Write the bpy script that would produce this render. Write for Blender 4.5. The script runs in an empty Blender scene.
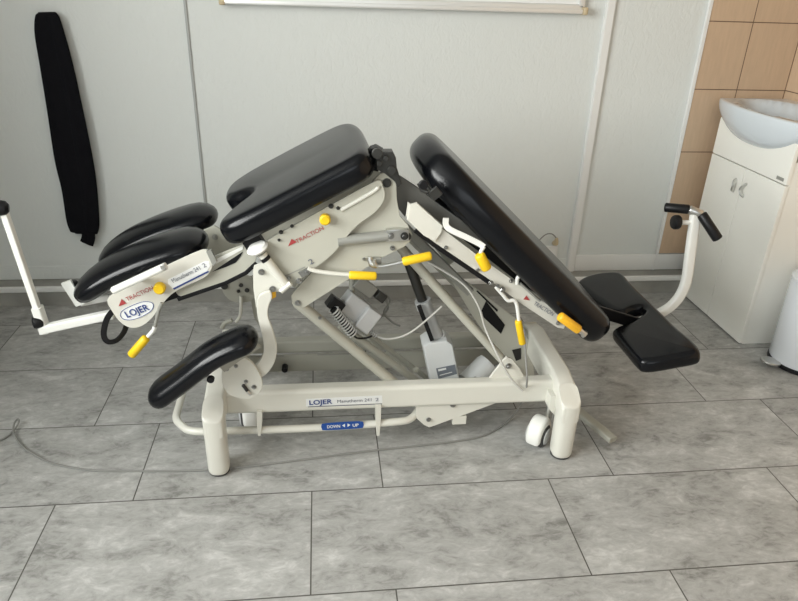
import bpy, bmesh, math, random
from mathutils import Vector, Matrix, Quaternion
random.seed(4)
S = bpy.context.scene
COL = S.collection
PI = math.pi

# ------------------------------------------------------------------ camera
PITCH, ROLL, YAW, FPX, CAMH = 0.45518, 0.033727, 0.124621, 663.82, 1.40
cp, sp, cy, sy = math.cos(PITCH), math.sin(PITCH), math.cos(YAW), math.sin(YAW)
FWD = Vector((sy*cp, cy*cp, -sp)); RT0 = Vector((cy, -sy, 0)); UP0 = RT0.cross(FWD)
cr, sr = math.cos(ROLL), math.sin(ROLL)
RT = cr*RT0 + sr*UP0; UP = -sr*RT0 + cr*UP0
CAM = Vector((0, 0, CAMH))
cd = bpy.data.cameras.new('camera'); cam = bpy.data.objects.new('camera', cd); COL.objects.link(cam)
cd.sensor_width = 36; cd.lens = 36*FPX/798; cd.clip_start = .05
M = Matrix((RT, UP, -FWD)).transposed().to_4x4(); M.translation = CAM
cam.matrix_world = M
S.camera = cam

def ray(x, y):
    return RT*((x-399)/FPX) - UP*((y-300.5)/FPX) + FWD
def P(x, y, Y):                      # the point of the plane Y = const seen there
    r = ray(x, y); return CAM + r*(Y/r.y)
def PX(x, y, X):
    r = ray(x, y); return CAM + r*(X/r.x)
def PF(x, y, z=0.0):
    r = ray(x, y); return CAM + r*((z-CAMH)/r.z)
def PN(x, y, pt, n):
    r = ray(x, y); return CAM + r*((pt-CAM).dot(n)/r.dot(n))

# ------------------------------------------------------------------ materials
MATS = {}
def mat(name, col, rough=.5, metal=0., bump=0., bscale=40., var=0., coat=0., spec=None):
    m = bpy.data.materials.new(name); m.use_nodes = True
    nt = m.node_tree; b = nt.nodes['Principled BSDF']
    b.inputs['Base Color'].default_value = (*col, 1); b.inputs['Roughness'].default_value = rough
    b.inputs['Metallic'].default_value = metal
    if coat: b.inputs['Coat Weight'].default_value = coat; b.inputs['Coat Roughness'].default_value = .15
    if spec is not None: b.inputs['Specular IOR Level'].default_value = spec
    tc = nt.nodes.new('ShaderNodeTexCoord')
    nz = nt.nodes.new('ShaderNodeTexNoise'); nz.inputs['Scale'].default_value = bscale; nz.inputs['Detail'].default_value = 4
    nt.links.new(tc.outputs['Object'], nz.inputs['Vector'])
    if bump:
        bp = nt.nodes.new('ShaderNodeBump'); bp.inputs['Strength'].default_value = bump; bp.inputs['Distance'].default_value = .004
        nt.links.new(nz.outputs['Fac'], bp.inputs['Height']); nt.links.new(bp.outputs['Normal'], b.inputs['Normal'])
    if var:
        n2 = nt.nodes.new('ShaderNodeTexNoise'); n2.inputs['Scale'].default_value = 6; n2.inputs['Detail'].default_value = 5
        nt.links.new(tc.outputs['Object'], n2.inputs['Vector'])
        mr = nt.nodes.new('ShaderNodeMapRange'); mr.inputs['From Min'].default_value = .3; mr.inputs['From Max'].default_value = .7
        mr.inputs['To Min'].default_value = 1-var; mr.inputs['To Max'].default_value = 1+var
        nt.links.new(n2.outputs['Fac'], mr.inputs['Value'])
        mx = nt.nodes.new('ShaderNodeVectorMath'); mx.operation = 'SCALE'; mx.inputs[0].default_value = col
        nt.links.new(mr.outputs['Result'], mx.inputs['Scale']); nt.links.new(mx.outputs['Vector'], b.inputs['Base Color'])
    MATS[name] = m; return m
enamel = mat('enamel', (.70, .69, .62), .28, coat=.15, var=.025)
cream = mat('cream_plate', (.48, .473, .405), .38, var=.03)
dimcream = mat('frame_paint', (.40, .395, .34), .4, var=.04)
whitem = mat('white_enamel', (.80, .80, .76), .3, var=.02)
leather = mat('black_vinyl', (.004, .0045, .006), .22, bump=.05, bscale=260, spec=.27)
blackp = mat('black_plastic', (.006, .006, .007), .42, bump=.1, bscale=200, spec=.3)
panelm = mat('panel_paint', (.635, .62, .555), .34, var=.02)
rubber = mat('dark_rubber', (.05, .05, .05), .6)
boltm = mat('bolt_steel', (.34, .34, .33), .28, 1., var=.1)
yellow = mat('yellow_grip', (.86, .56, .01), .42, var=.05)
orange = mat('amber_grip', (.88, .47, .02), .42, var=.05)
steel = mat('steel', (.62, .62, .60), .28, 1., var=.05)
darkst = mat('dark_steel', (.055, .055, .052), .38, .6, var=.15)
shade_m = mat('shaded_grey_paint', (.13, .13, .12), .4, .2, var=.08)  # grey paint darkened to carry the shade under the back cushion
greym = mat('grey_paint', (.33, .33, .30), .38, .3, var=.05)
ltgrey = mat('light_grey_plastic', (.55, .56, .56), .42, var=.03)
motorw = mat('motor_white', (.68, .70, .70), .4, var=.03)
cable = mat('cable_grey', (.55, .54, .50), .5)
cabledk2 = mat('cord_grey', (.24, .24, .225), .6)
cabledk = mat('cable_dark', (.24, .24, .22), .5)
inkblue = mat('ink_blue', (.03, .06, .22), .4)
inknavy = mat('ink_navy', (.02, .035, .09), .4)
inkgrey = mat('ink_grey', (.13, .14, .18), .4)
inkred = mat('ink_red', (.38, .05, .05), .4)
stickw = mat('sticker_white', (.80, .81, .80), .35)
stickb = mat('sticker_blue', (.01, .07, .32), .35)
labelg = mat('rating_label', (.17, .19, .22), .4, var=.1)
cabm = mat('cabinet_white', (.90, .89, .83), .38, var=.01)
ceram = mat('ceramic', (.66, .71, .75), .12, coat=.3)
binm = mat('bin_white', (.80, .83, .87), .22, coat=.3)
cloth = mat('black_cloth', (.006, .006, .008), .95, bump=.6, bscale=120, spec=.15)
plastw = mat('trunking_white', (.80, .80, .78), .38)
beigep = mat('beige_plastic', (.58, .47, .30), .45)
alu = mat('aluminium', (.80, .80, .78), .35, .35)
boardm = mat('board_white', (.85, .86, .86), .15)

def nodes_mat(name):
    m = bpy.data.materials.new(name); m.use_nodes = True
    nt = m.node_tree; return m, nt, nt.nodes['Principled BSDF']
def N(nt, t, **k):
    n = nt.nodes.new(t)
    for a, v in k.items():
        if hasattr(n, a): setattr(n, a, v)
        else: n.inputs[a].default_value = v
    return n
# floor: stone-look tiles
floor_m, nt, b = nodes_mat('stone_tiles')
tc = N(nt, 'ShaderNodeTexCoord')
mp = N(nt, 'ShaderNodeMapping'); mp.inputs['Location'].default_value = (-.165+.733*8, -1.181+.3735*8, 0)
nt.links.new(tc.outputs['Object'], mp.inputs['Vector'])
br = N(nt, 'ShaderNodeTexBrick'); br.offset = .293; br.offset_frequency = 2; br.squash = 1
br.inputs['Scale'].default_value = 1; br.inputs['Brick Width'].default_value = .733; br.inputs['Row Height'].default_value = .3735
br.inputs['Mortar Size'].default_value = .0022; br.inputs['Mortar Smooth'].default_value = .3
br.inputs['Color1'].default_value = (0, 0, 0, 1); br.inputs['Color2'].default_value = (1, 1, 1, 1); br.inputs['Mortar'].default_value = (.5, .5, .5, 1)
nt.links.new(mp.outputs['Vector'], br.inputs['Vector'])
wm = N(nt, 'ShaderNodeMath', operation='MULTIPLY'); wm.inputs[1].default_value = 23.
nt.links.new(br.outputs['Color'], wm.inputs[0])
n1 = N(nt, 'ShaderNodeTexNoise', noise_dimensions='4D'); n1.inputs['Scale'].default_value = 5.5; n1.inputs['Detail'].default_value = 9; n1.inputs['Roughness'].default_value = .62; n1.inputs['Distortion'].default_value = .9
n2 = N(nt, 'ShaderNodeTexNoise', noise_dimensions='4D'); n2.inputs['Scale'].default_value = 19; n2.inputs['Detail'].default_value = 8; n2.inputs['Roughness'].default_value = .7; n2.inputs['Distortion'].default_value = 1.6
st = N(nt, 'ShaderNodeMapping'); st.inputs['Rotation'].default_value = (0, 0, .6); st.inputs['Scale'].default_value = (1, 1.9, 1)
nt.links.new(tc.outputs['Object'], st.inputs['Vector'])
for n in (n1, n2):
    nt.links.new(st.outputs['Vector'], n.inputs['Vector']); nt.links.new(wm.outputs[0], n.inputs['W'])
ad = N(nt, 'ShaderNodeMix', data_type='FLOAT'); ad.inputs[0].default_value = .42
nt.links.new(n1.outputs['Fac'], ad.inputs[2]); nt.links.new(n2.outputs['Fac'], ad.inputs[3])
rp = N(nt, 'ShaderNodeValToRGB')
e = rp.color_ramp.elements; e[0].position = .37; e[0].color = (.20, .20, .187, 1); e[1].position = .63; e[1].color = (.57, .57, .55, 1)
x = e.new(.46); x.color = (.345, .343, .328, 1); x = e.new(.54); x.color = (.425, .423, .408, 1)
nt.links.new(ad.outputs[0], rp.inputs['Fac'])
mx = N(nt, 'ShaderNodeMix', data_type='RGBA'); mx.inputs[7].default_value = (.09, .085, .075, 1)
nt.links.new(br.outputs['Fac'], mx.inputs[0]); nt.links.new(rp.outputs['Color'], mx.inputs[6])
nt.links.new(mx.outputs[2], b.inputs['Base Color']); b.inputs['Roughness'].default_value = .42
b.inputs['Specular IOR Level'].default_value = .35
bp = N(nt, 'ShaderNodeBump'); bp.inputs['Strength'].default_value = .25; bp.inputs['Distance'].default_value = .002; bp.invert = True
nt.links.new(br.outputs['Fac'], bp.inputs['Height']); nt.links.new(bp.outputs['Normal'], b.inputs['Normal'])
# wall: embossed paper, painted
wall_m, nt, b = nodes_mat('embossed_wall')
tc = N(nt, 'ShaderNodeTexCoord')
st = N(nt, 'ShaderNodeMapping'); st.inputs['Scale'].default_value = (1, 1, .55)
nt.links.new(tc.outputs['Object'], st.inputs['Vector'])
n1 = N(nt, 'ShaderNodeTexNoise'); n1.inputs['Scale'].default_value = 48; n1.inputs['Detail'].default_value = 4; n1.inputs['Distortion'].default_value = 1.2
nt.links.new(st.outputs['Vector'], n1.inputs['Vector'])
bp = N(nt, 'ShaderNodeBump'); bp.inputs['Strength'].default_value = .42; bp.inputs['Distance'].default_value = .005
nt.links.new(n1.outputs['Fac'], bp.inputs['Height']); nt.links.new(bp.outputs['Normal'], b.inputs['Normal'])
b.inputs['Base Color'].default_value = (.715, .74, .72, 1); b.inputs['Roughness'].default_value = .62
# beige glazed wall tiles (joints follow the wall's own axes)
def tile_mat(name, axis, ox, oz, c1, c2):
    m, nt, b = nodes_mat(name)
    tc = N(nt, 'ShaderNodeTexCoord'); sx = N(nt, 'ShaderNodeSeparateXYZ'); cx = N(nt, 'ShaderNodeCombineXYZ')
    nt.links.new(tc.outputs['Object'], sx.inputs[0])
    a1 = N(nt, 'ShaderNodeMath', operation='ADD'); a1.inputs[1].default_value = ox
    a2 = N(nt, 'ShaderNodeMath', operation='ADD'); a2.inputs[1].default_value = oz
    nt.links.new(sx.outputs[axis], a1.inputs[0]); nt.links.new(sx.outputs[2], a2.inputs[0])
    nt.links.new(a1.outputs[0], cx.inputs[0]); nt.links.new(a2.outputs[0], cx.inputs[1])
    br = N(nt, 'ShaderNodeTexBrick'); br.offset = 0; br.squash = 1
    br.inputs['Scale'].default_value = 1; br.inputs['Brick Width'].default_value = .235; br.inputs['Row Height'].default_value = .2835
    br.inputs['Mortar Size'].default_value = .0022; br.inputs['Mortar Smooth'].default_value = .2
    br.inputs['Color1'].default_value = (*c1, 1); br.inputs['Color2'].default_value = (*c2, 1); br.inputs['Mortar'].default_value = (.13, .08, .05, 1)
    nt.links.new(cx.outputs[0], br.inputs['Vector'])
    nz = N(nt, 'ShaderNodeTexNoise'); nz.inputs['Scale'].default_value = 30; nz.inputs['Detail'].default_value = 5
    s2 = N(nt, 'ShaderNodeMapping'); s2.inputs['Scale'].default_value = (3, 3, .4)
    nt.links.new(tc.outputs['Object'], s2.inputs[0]); nt.links.new(s2.outputs[0], nz.inputs['Vector'])
    mr = N(nt, 'ShaderNodeMapRange'); mr.inputs['To Min'].default_value = .88; mr.inputs['To Max'].default_value = 1.10
    nt.links.new(nz.outputs['Fac'], mr.inputs['Value'])
    sc = N(nt, 'ShaderNodeVectorMath', operation='SCALE'); nt.links.new(br.outputs['Color'], sc.inputs[0]); nt.links.new(mr.outputs['Result'], sc.inputs['Scale'])
    nt.links.new(sc.outputs[0], b.inputs['Base Color']); b.inputs['Roughness'].default_value = .35
    return m
tilem = tile_mat('beige_tiles', 0, .235*9-1.880, .2835*4-.980, (.56, .405, .275), (.59, .43, .295))
tilem2 = tile_mat('beige_tiles_side', 1, .1, .2835*4-.980, (.60, .44, .30), (.62, .46, .32))

# ------------------------------------------------------------------ mesh helpers
def link(name, verts, faces, m, parent=None, smooth=True, sharp=35):
    me = bpy.data.meshes.new(name)
    me.from_pydata([tuple(v) for v in verts], [], faces); me.validate()
    bm = bmesh.new(); bm.from_mesh(me); bmesh.ops.recalc_face_normals(bm, faces=bm.faces)
    for f in bm.faces: f.smooth = smooth
    if smooth:
        for e_ in bm.edges:
            if len(e_.link_faces) == 2 and e_.calc_face_angle(0) > math.radians(sharp): e_.smooth = False
    bm.to_mesh(me); bm.free()
    o = bpy.data.objects.new(name, me); COL.objects.link(o); o.data.materials.append(m)
    if parent is not None: o.parent = parent
    return o
def wnorm(o):
    w_ = o.modifiers.new('weighted_normals', 'WEIGHTED_NORMAL'); w_.keep_sharp = True; w_.weight = 100; return o
class MB:
    def __init__(s): s.v = []; s.f = []
    def add(s, vf):
        n = len(s.v); s.v += vf[0]; s.f += [tuple(i+n for i in f) for f in vf[1]]; return s
    def build(s, name, m, parent=None, **k): return link(name, s.v, s.f, m, parent, **k)
def inset_dir(pts, nrm):
    out = []; n = len(pts)
    area = Vector((0, 0, 0))
    for i in range(n): area += (pts[i]-pts[0]).cross(pts[(i+1) % n]-pts[0])
    sg = 1 if area.dot(nrm) > 0 else -1
    for i in range(n):
        a = (pts[i]-pts[i-1]); c = (pts[(i+1) % n]-pts[i])
        if a.length < 1e-9 or c.length < 1e-9: out.append(Vector((0, 0, 0))); continue
        a.normalize(); c.normalize()
        n1 = nrm.cross(a)*sg; n2 = nrm.cross(c)*sg
        m_ = n1+n2
        if m_.length < 1e-6: m_ = n1.copy()
        m_.normalize(); m_ = m_/max(.45, m_.dot(n1)); out.append(m_)
    return out
def puff(pts, d, depth, r, segs=5, dome=0.):      # outline pts, extruded along d, rims rounded by r
    d = d.normalized(); ins = inset_dir(pts, d); rings = []
    for k in range(segs+1):
        a = k/segs*PI/2; rings.append((r*(1-math.sin(a)), r*(1-math.cos(a))))
    full = [(a, b_) for a, b_ in rings] + [(a, depth-b_) for a, b_ in reversed(rings)]
    v = []; f = []; n = len(pts)
    for a, b_ in full: v += [p+i_*a+d*b_ for p, i_ in zip(pts, ins)]
    for k in range(len(full)-1):
        for i in range(n):
            j = (i+1) % n; f.append((k*n+i, k*n+j, (k+1)*n+j, (k+1)*n+i))
    f.append(tuple(range(n))); f.append(tuple((len(full)-1)*n+i for i in range(n)))
    return v, f
def smooth_px(pts, k=5, closed=True):
    out = []; n = len(pts)
    rng = range(n) if closed else range(n-1)
    for i in rng:
        g = (lambda j: pts[j % n]) if closed else (lambda j: pts[max(0, min(n-1, j))])
        p0, p1, p2, p3 = g(i-1), g(i), g(i+1), g(i+2)
        for s in range(k):
            t = s/k
            out.append(tuple(.5*((2*b)+(-a+c)*t+(2*a-5*b+4*c-d)*t*t+(-a+3*b-3*c+d)*t**3) for a, b, c, d in zip(p0, p1, p2, p3)))
    if not closed: out.append(tuple(pts[-1]))
    return out
DY = Vector((0, 1, 0))
def plate(name, px, Y, th, m, parent, k=0, b=.0018, tag_=None):
    if k: px = smooth_px(px, k)
    return wnorm(link(name, *puff([P(x, y, Y) for x, y in px], DY, th, b, 2), m, parent))
def tube_vf(path, r, seg=12, caps=True, scale=None, sec=None, up=None, dome=True):
    path = [Vector(p) for p in path]
    v = []; f = []; n = len(path)
    sec = sec or [(math.cos(2*PI*i/seg), math.sin(2*PI*i/seg)) for i in range(seg)]; seg = len(sec)
    t0 = (path[1]-path[0]).normalized()
    ref = up or (Vector((0, 0, 1)) if abs(t0.z) < .9 else Vector((1, 0, 0)))
    u = (ref - t0*ref.dot(t0)).normalized(); tprev = t0
    for i, p in enumerate(path):
        if i == 0: t = t0
        elif i == n-1: t = (path[i]-path[i-1]).normalized()
        else: t = ((path[i]-path[i-1]).normalized()+(path[i+1]-path[i]).normalized()).normalized()
        q = tprev.rotation_difference(t); u = q @ u; u = (u-t*u.dot(t)).normalized(); tprev = t
        w = t.cross(u); rr = r*(scale[i] if scale else 1)
        v += [p+(w*a+u*b_)*rr for a, b_ in sec]
    for i in range(n-1):
        for j in range(seg):
            k2 = (j+1) % seg; f.append((i*seg+j, i*seg+k2, (i+1)*seg+k2, (i+1)*seg+j))
    if caps: f.append(tuple(range(seg))); f.append(tuple((n-1)*seg+j for j in range(seg)))
    return v, f
def round_path(pts, k=6): return [Vector(p) for p in smooth_px([tuple(p) for p in pts], k, False)]
def tube(name, path, r, m, parent, seg=12, smooth_k=0, **kw):
    if smooth_k: path = round_path(path, smooth_k)
    return link(name, *tube_vf(path, r, seg, **kw), m, parent)
def capsule(name, a, b_, r, m, parent, seg=16, e_=.5):  # grip with rounded ends
    a = Vector(a); b_ = Vector(b_); d = (b_-a); L = d.length; d.normalize()
    pth = []; sc = []
    for k in range(5): t = k/4*PI/2; pth.append(a+d*(r*e_*(1-math.cos(t)))); sc.append(max(.02, math.sin(t)))
    for k in range(5): t = (1-k/4)*PI/2; pth.append(b_-d*(r*e_*(1-math.cos(t)))); sc.append(max(.02, math.sin(t)))
    return link(name, *tube_vf(pth, r, seg, scale=sc), m, parent)
def rect_sec(w, h, c=.18):            # unit-free rounded rectangle section
    pts = []
    rr = c*min(w, h)
    for cx_, cz_, a0 in ((w/2-rr, h/2-rr, 0), (-w/2+rr, h/2-rr, PI/2), (-w/2+rr, -h/2+rr, PI), (w/2-rr, -h/2+rr, 1.5*PI)):
        for k in range(4): a = a0+k/3*PI/2; pts.append((cx_+rr*math.cos(a), cz_+rr*math.sin(a)))
    return pts
def bar(name, path, w, h, m, parent, smooth_k=0, up=None, c=.18):
    if smooth_k: path = round_path(path, smooth_k)
    return wnorm(link(name, *tube_vf(path, 1, sec=rect_sec(w, h, c), up=up), m, parent))
def box_vf(x0, x1, y0, y1, z0, z1, r=.003, segs=2):
    bm = bmesh.new(); bmesh.ops.create_cube(bm, size=1)
    for v in bm.verts: v.co = Vector((x0+(v.co.x+.5)*(x1-x0), y0+(v.co.y+.5)*(y1-y0), z0+(v.co.z+.5)*(z1-z0)))
    if r: bmesh.ops.bevel(bm, geom=bm.edges[:], offset=r, segments=segs, profile=.5, affect='EDGES')
    bm.verts.index_update(); v = [x.co.copy() for x in bm.verts]; f = [tuple(q.index for q in x.verts) for x in bm.faces]; bm.free()
    return v, f
def box(name, x0, x1, y0, y1, z0, z1, m, parent=None, r=.003, segs=2): return wnorm(link(name, *box_vf(x0, x1, y0, y1, z0, z1, r, segs), m, parent))
def xf(vf, mt): return [mt @ Vector(v) for v in vf[0]], vf[1]
def lathe_vf(prof, seg=32):
    v = []; f = []
    for r, z in prof: v += [Vector((r*math.cos(2*PI*i/seg), r*math.sin(2*PI*i/seg), z)) for i in range(seg)]
    n = len(prof)
    for k in range(n-1):
        for i in range(seg): j = (i+1) % seg; f.append((k*seg+i, k*seg+j, (k+1)*seg+j, (k+1)*seg+i))
    f.append(tuple(range(seg))); f.append(tuple((n-1)*seg+i for i in range(seg)))
    return v, f
def align(p, d):                      # z axis -> d, at p
    return Matrix.Translation(p) @ Vector((0, 0, 1)).rotation_difference(Vector(d).normalized()).to_matrix().to_4x4()
def disc(name, p, d, r, h, m, parent, seg=24, b=.0015):
    b = min(b, r*.4, h*.4)
    return link(name, *xf(lathe_vf([(r-b, 0), (r, b), (r, h-b), (r-b, h)], seg), align(Vector(p), d)), m, parent)
def bolt(px, py, Y, r, parent, m=None):
    p = P(px, py, Y); mt = align(p, (0, -1, 0)); mb = MB()
    mb.add(xf(lathe_vf([(r, 0), (r, .0015), (r*.95, .002)], 18), mt))
    mb.add(xf(lathe_vf([(r*.68, .002), (r*.68, .006), (r*.55, .0072)], 6), mt))
    return mb.build('bolt', m if m and m is not steel else boltm, parent)
def empty(name, loc, label=None, cat=None, group=None):
    o = bpy.data.objects.new(name, None); COL.objects.link(o); o.location = loc; o.empty_display_size = .1
    if label: o['label'] = label
    if cat: o['category'] = cat
    if group: o['group'] = group
    return o
def tag(o, label, cat, group=None):
    o['label'] = label; o['category'] = cat
    if group: o['group'] = group
    return o
def struct(o): o['kind'] = 'structure'; return o
def text_on(s, a, b_, Y, size, m, parent, stretch=1.0, off=.0008, name='lettering', bold=0.0, shear=0.0):   # baseline from px a towards px b
    p0 = P(*a, Y-off); p1 = P(*b_, Y-off); d = (p1-p0); L = d.length; d.normalize()
    cu = bpy.data.curves.new('t', 'FONT'); cu.body = s; cu.size = size; cu.resolution_u = 3; cu.offset = bold; cu.shear = shear
    to = bpy.data.objects.new('t', cu); COL.objects.link(to)
    dg = bpy.context.evaluated_depsgraph_get(); dg.update()
    me = bpy.data.meshes.new_from_object(to.evaluated_get(dg))
    xs = [v.co.x for v in me.vertices]; wd = max(xs)-min(xs); k = L/wd if stretch else 1
    mt = Matrix(((d.x*k, -d.z, 0, p0.x), (0, 0, -1, p0.y), (d.z*k, d.x, 0, p0.z), (0, 0, 0, 1)))
    me.transform(mt); me.name = name
    bpy.data.objects.remove(to); bpy.data.curves.remove(cu)
    o = bpy.data.objects.new(name, me); COL.objects.link(o); me.materials.clear(); me.materials.append(m); o.parent = parent
    return o
def decal(name, px, Y, m, parent, k=0, off=.0004):
    if k: px = smooth_px(px, k)
    return link(name, *puff([P(x, y, Y-off) for x, y in px], DY, .0006, 0.0001, 1), m, parent)
def attach(root):                     # world-built parts follow their Empty
    def rec(o):
        for c in o.children:
            if o.name == root.name: c.matrix_parent_inverse = Matrix.Translation(-root.location)
            rec(c)
    rec(root)

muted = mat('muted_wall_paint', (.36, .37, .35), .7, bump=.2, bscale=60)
ceil_m = mat('ceiling_paint', (.50, .50, .48), .8)
# ------------------------------------------------------------------ room
XL, XR, YB, YF, ZC = -1.95, 2.120, 2.95, -2.1, 2.6
struct(box('floor', XL-.1, XR+.1, YF-.1, YB+.1, -.08, 0, floor_m, r=0))
wb = struct(box('wall_back', XL-.1, XR+.1, YB, YB+.1, 0, ZC, wall_m, r=0))
struct(box('wall_right', XR, XR+.1, YF, YB, 0, ZC, tilem2, r=0))
struct(box('ceiling', XL-.1, XR+.1, YF-.1, YB+.1, ZC, ZC+.1, ceil_m, r=0))
WY0, WY1, WZ0, WZ1 = -1.0, 1.2, 1.0, 2.4      # window in the left wall
mb = MB()
for a in ((YF, WY0, 0, ZC), (WY1, YB, 0, ZC), (WY0, WY1, 0, WZ0), (WY0, WY1, WZ1, ZC)): mb.add(box_vf(XL-.1, XL, a[0], a[1], a[2], a[3], 0))
struct(mb.build('wall_left', muted, smooth=False))
wn = MB()
for a in ((WY0, WY0+.07, WZ0, WZ1), (WY1-.07, WY1, WZ0, WZ1), (WY0, WY1, WZ0, WZ0+.07), (WY0, WY1, WZ1-.07, WZ1), (.13, .21, WZ0, WZ1)):
    wn.add(box_vf(XL-.08, XL-.02, a[0], a[1], a[2], a[3], .004))
struct(wn.build('window_1', plastw))
WX0, WX1, VZ0, VZ1 = -.9, .9, 1.0, 2.3      # unseen opening added behind the camera for weak fill light
mb = MB()
for a in ((XL, WX0, 0, ZC), (WX1, XR, 0, ZC), (WX0, WX1, 0, VZ0), (WX0, WX1, VZ1, ZC)): mb.add(box_vf(a[0], a[1], YF-.1, YF, a[2], a[3], 0))
struct(mb.build('wall_front', muted, smooth=False))
wn = MB()
for a in ((WX0, WX0+.07, VZ0, VZ1), (WX1-.07, WX1, VZ0, VZ1), (WX0, WX1, VZ0, VZ0+.07), (WX0, WX1, VZ1-.07, VZ1), (-.04, .04, VZ0, VZ1)):
    wn.add(box_vf(a[0], a[1], YF-.08, YF-.02, a[2], a[3], .004))
struct(wn.build('added_fill_window', plastw))  # frame of the added fill-light opening
# tiled corner, its edge trim, skirting, low tiled step along the wall
tp = struct(box('wall_back_tiles', 1.675, XR, YB-.012, YB, .185, ZC, tilem, r=0)); tp.parent = wb
struct(box('trim_1', 1.660, 1.675, YB-.016, YB, .10, ZC, plastw, r=.002))
sk = MB()
sk.add(box_vf(1.245, XR, YB-.014, YB, .095, .180, .003)); sk.add(box_vf(1.660, 1.667, YB-.017, YB, .095, .180, .001))
struct(sk.build('baseboard_back', plastw))
struct(box('baseboard_back_left', XL, 1.205, YB-.006, YB, .095, .16, wall_m, r=.002))
stone2 = mat('step_stone', (.30, .295, .27), .45, bump=.15, bscale=25, var=.22)
struct(box('trim_2', XL, XR, 2.862, YB, 0, .094, stone2, r=0))
ed = MB(); ed.add(box_vf(XL, XR, 2.852, 2.868, .070, .097, .005, 3)); struct(ed.build('trim_3', plastw))
# trunking up the wall, and the narrow flat strip on the left
tr = empty('cable_trunking', (1.225, YB, .1), 'wide white plastic cable trunking running up the wall right of the socket', 'cable trunking')
o_ = box('channel', 1.205, 1.245, YB-.016, YB, .095, ZC, plastw, tr, r=.002); o_ = box('cover', 1.209, 1.241, YB-.020, YB-.015, .095, ZC, plastw, tr, r=.0015); attach(tr)
greytrim = mat('joint_strip_grey', (.40, .41, .40), .5)
struct(box('trim_4', -.528, -.517, YB-.007, YB, .16, ZC, greytrim, r=.002))

# whiteboard
wbd = empty('whiteboard', (.37, YB-.02, 1.28), 'white framed board with rounded metal tray at its bottom edge', 'whiteboard')
box('panel', -.36, 1.09, YB-.018, YB-.004, 1.30, 2.25, boardm, wbd)
fr = MB(); fr.add(box_vf(-.375, 1.105, YB-.030, YB-.002, 1.277, 1.315, .008, 3)); fr.add(box_vf(-.375, -.35, YB-.030, YB-.002, 1.30, 2.26, .004))
fr.add(box_vf(1.08, 1.105, YB-.030, YB-.002, 1.30, 2.26, .004)); fr.add(box_vf(-.375, 1.105, YB-.030, YB-.002, 2.24, 2.27, .006))
fr.build('frame', alu, wbd)
ty = MB(); ty.add(box_vf(-.365, 1.09, YB-.052, YB-.028, 1.279, 1.286, .003)); ty.add(box_vf(-.365, 1.09, YB-.056, YB-.050, 1.279, 1.296, .003)); ty.build('pen_tray', alu, wbd)
for x0, x1 in ((-.385, -.362), (1.092, 1.112)): box('corner_cap', x0, x1, YB-.060, YB, 1.275, 1.305, beigep, wbd, r=.006, segs=3)
attach(wbd)

# scarf on a hook
def lobed(path, rx, ry, seed, lob=5, amp=.16, seg=30, sc=None):
    rnd = random.Random(seed); ph = rnd.random()*6; ph2 = rnd.random()*6
    sec = []
    for i in range(seg):
        a = 2*PI*i/seg; k = 1+amp*math.sin(lob*a+ph)+.5*amp*math.sin((lob+4)*a+ph2)
        sec.append((rx*k*math.cos(a), ry*k*math.sin(a)))
    return tube_vf(path, 1, sec=sec, up=Vector((0, 1, 0)), scale=sc)
Ys = YB-.026
sm = MB()
W_ = [(46.5, 12, 13), (47.5, 17, 19), (50, 35, 24), (56.5, 65, 27), (65.5, 112, 30), (74, 160, 33), (79.5, 190, 31), (83, 222, 29), (84, 233, 24)]
dense = smooth_px(W_, 7, False)
sm.add(lobed([P(x, y, Ys) for x, y, q in dense], .066, .021, 3, lob=6, amp=.13, seg=44, sc=[q/31 for x, y, q in dense]))
c2 = [(52, 16, 9), (60, 45, 11), (70, 90, 13), (80, 140, 15), (87, 185, 15), (90, 215, 14), (91, 231, 12)]
d2 = smooth_px(c2, 7, False)
sm.add(lobed([P(x, y, Ys-.014) for x, y, q in d2], .034, .014, 9, lob=4, amp=.12, sc=[q/15 for x, y, q in d2]))
c3 = [(85, 218), (88, 230), (89, 237), (87, 243.5)]
sm.add(lobed(round_path([P(x, y, Ys-.005) for x, y in c3], 4), .026, .010, 5, lob=3))
tag(sm.build('scarf', cloth), 'long black scarf hanging folded from the wall at upper left', 'scarf')

# socket with plug and lead
so = empty('wall_socket', P(549, 247, YB), 'small white wall socket beside the cable trunking, with a plug in it', 'socket')
c = P(552.5, 252, YB)
box('face_plate', c.x-.038, c.x+.022, YB-.012, YB, c.z-.035, c.z+.035, plastw, so, r=.004, segs=3)
disc('socket_cup', (c.x-.008, YB-.012, c.z), (0, -1, 0), .022, .004, plastw, so); attach(so)
pl = empty('power_plug', P(554, 243, YB-.02), 'beige mains plug with thin grey lead pushed into the wall socket', 'plug')
a = P(555.5, 243, YB-.030)
link('plug_body', *tube_vf([a+Vector((0, .014, -.006)), a+Vector((0, -.004, 0)), a+Vector((0, -.008, .014)), a+Vector((0, -.008, .030))], .013, 14, scale=[1, 1, .8, .45]), beigep, pl)
tube('lead', [a+Vector((0, -.008, .026)), P(552, 234, YB-.035), P(545, 235, YB-.03), P(536, 244, YB-.03), P(530, 252, YB-.02), P(524, 260, YB-.03), P(520, 267, YB-.03)], .003, cabledk, pl, seg=8, smooth_k=6)
attach(pl)

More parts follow.
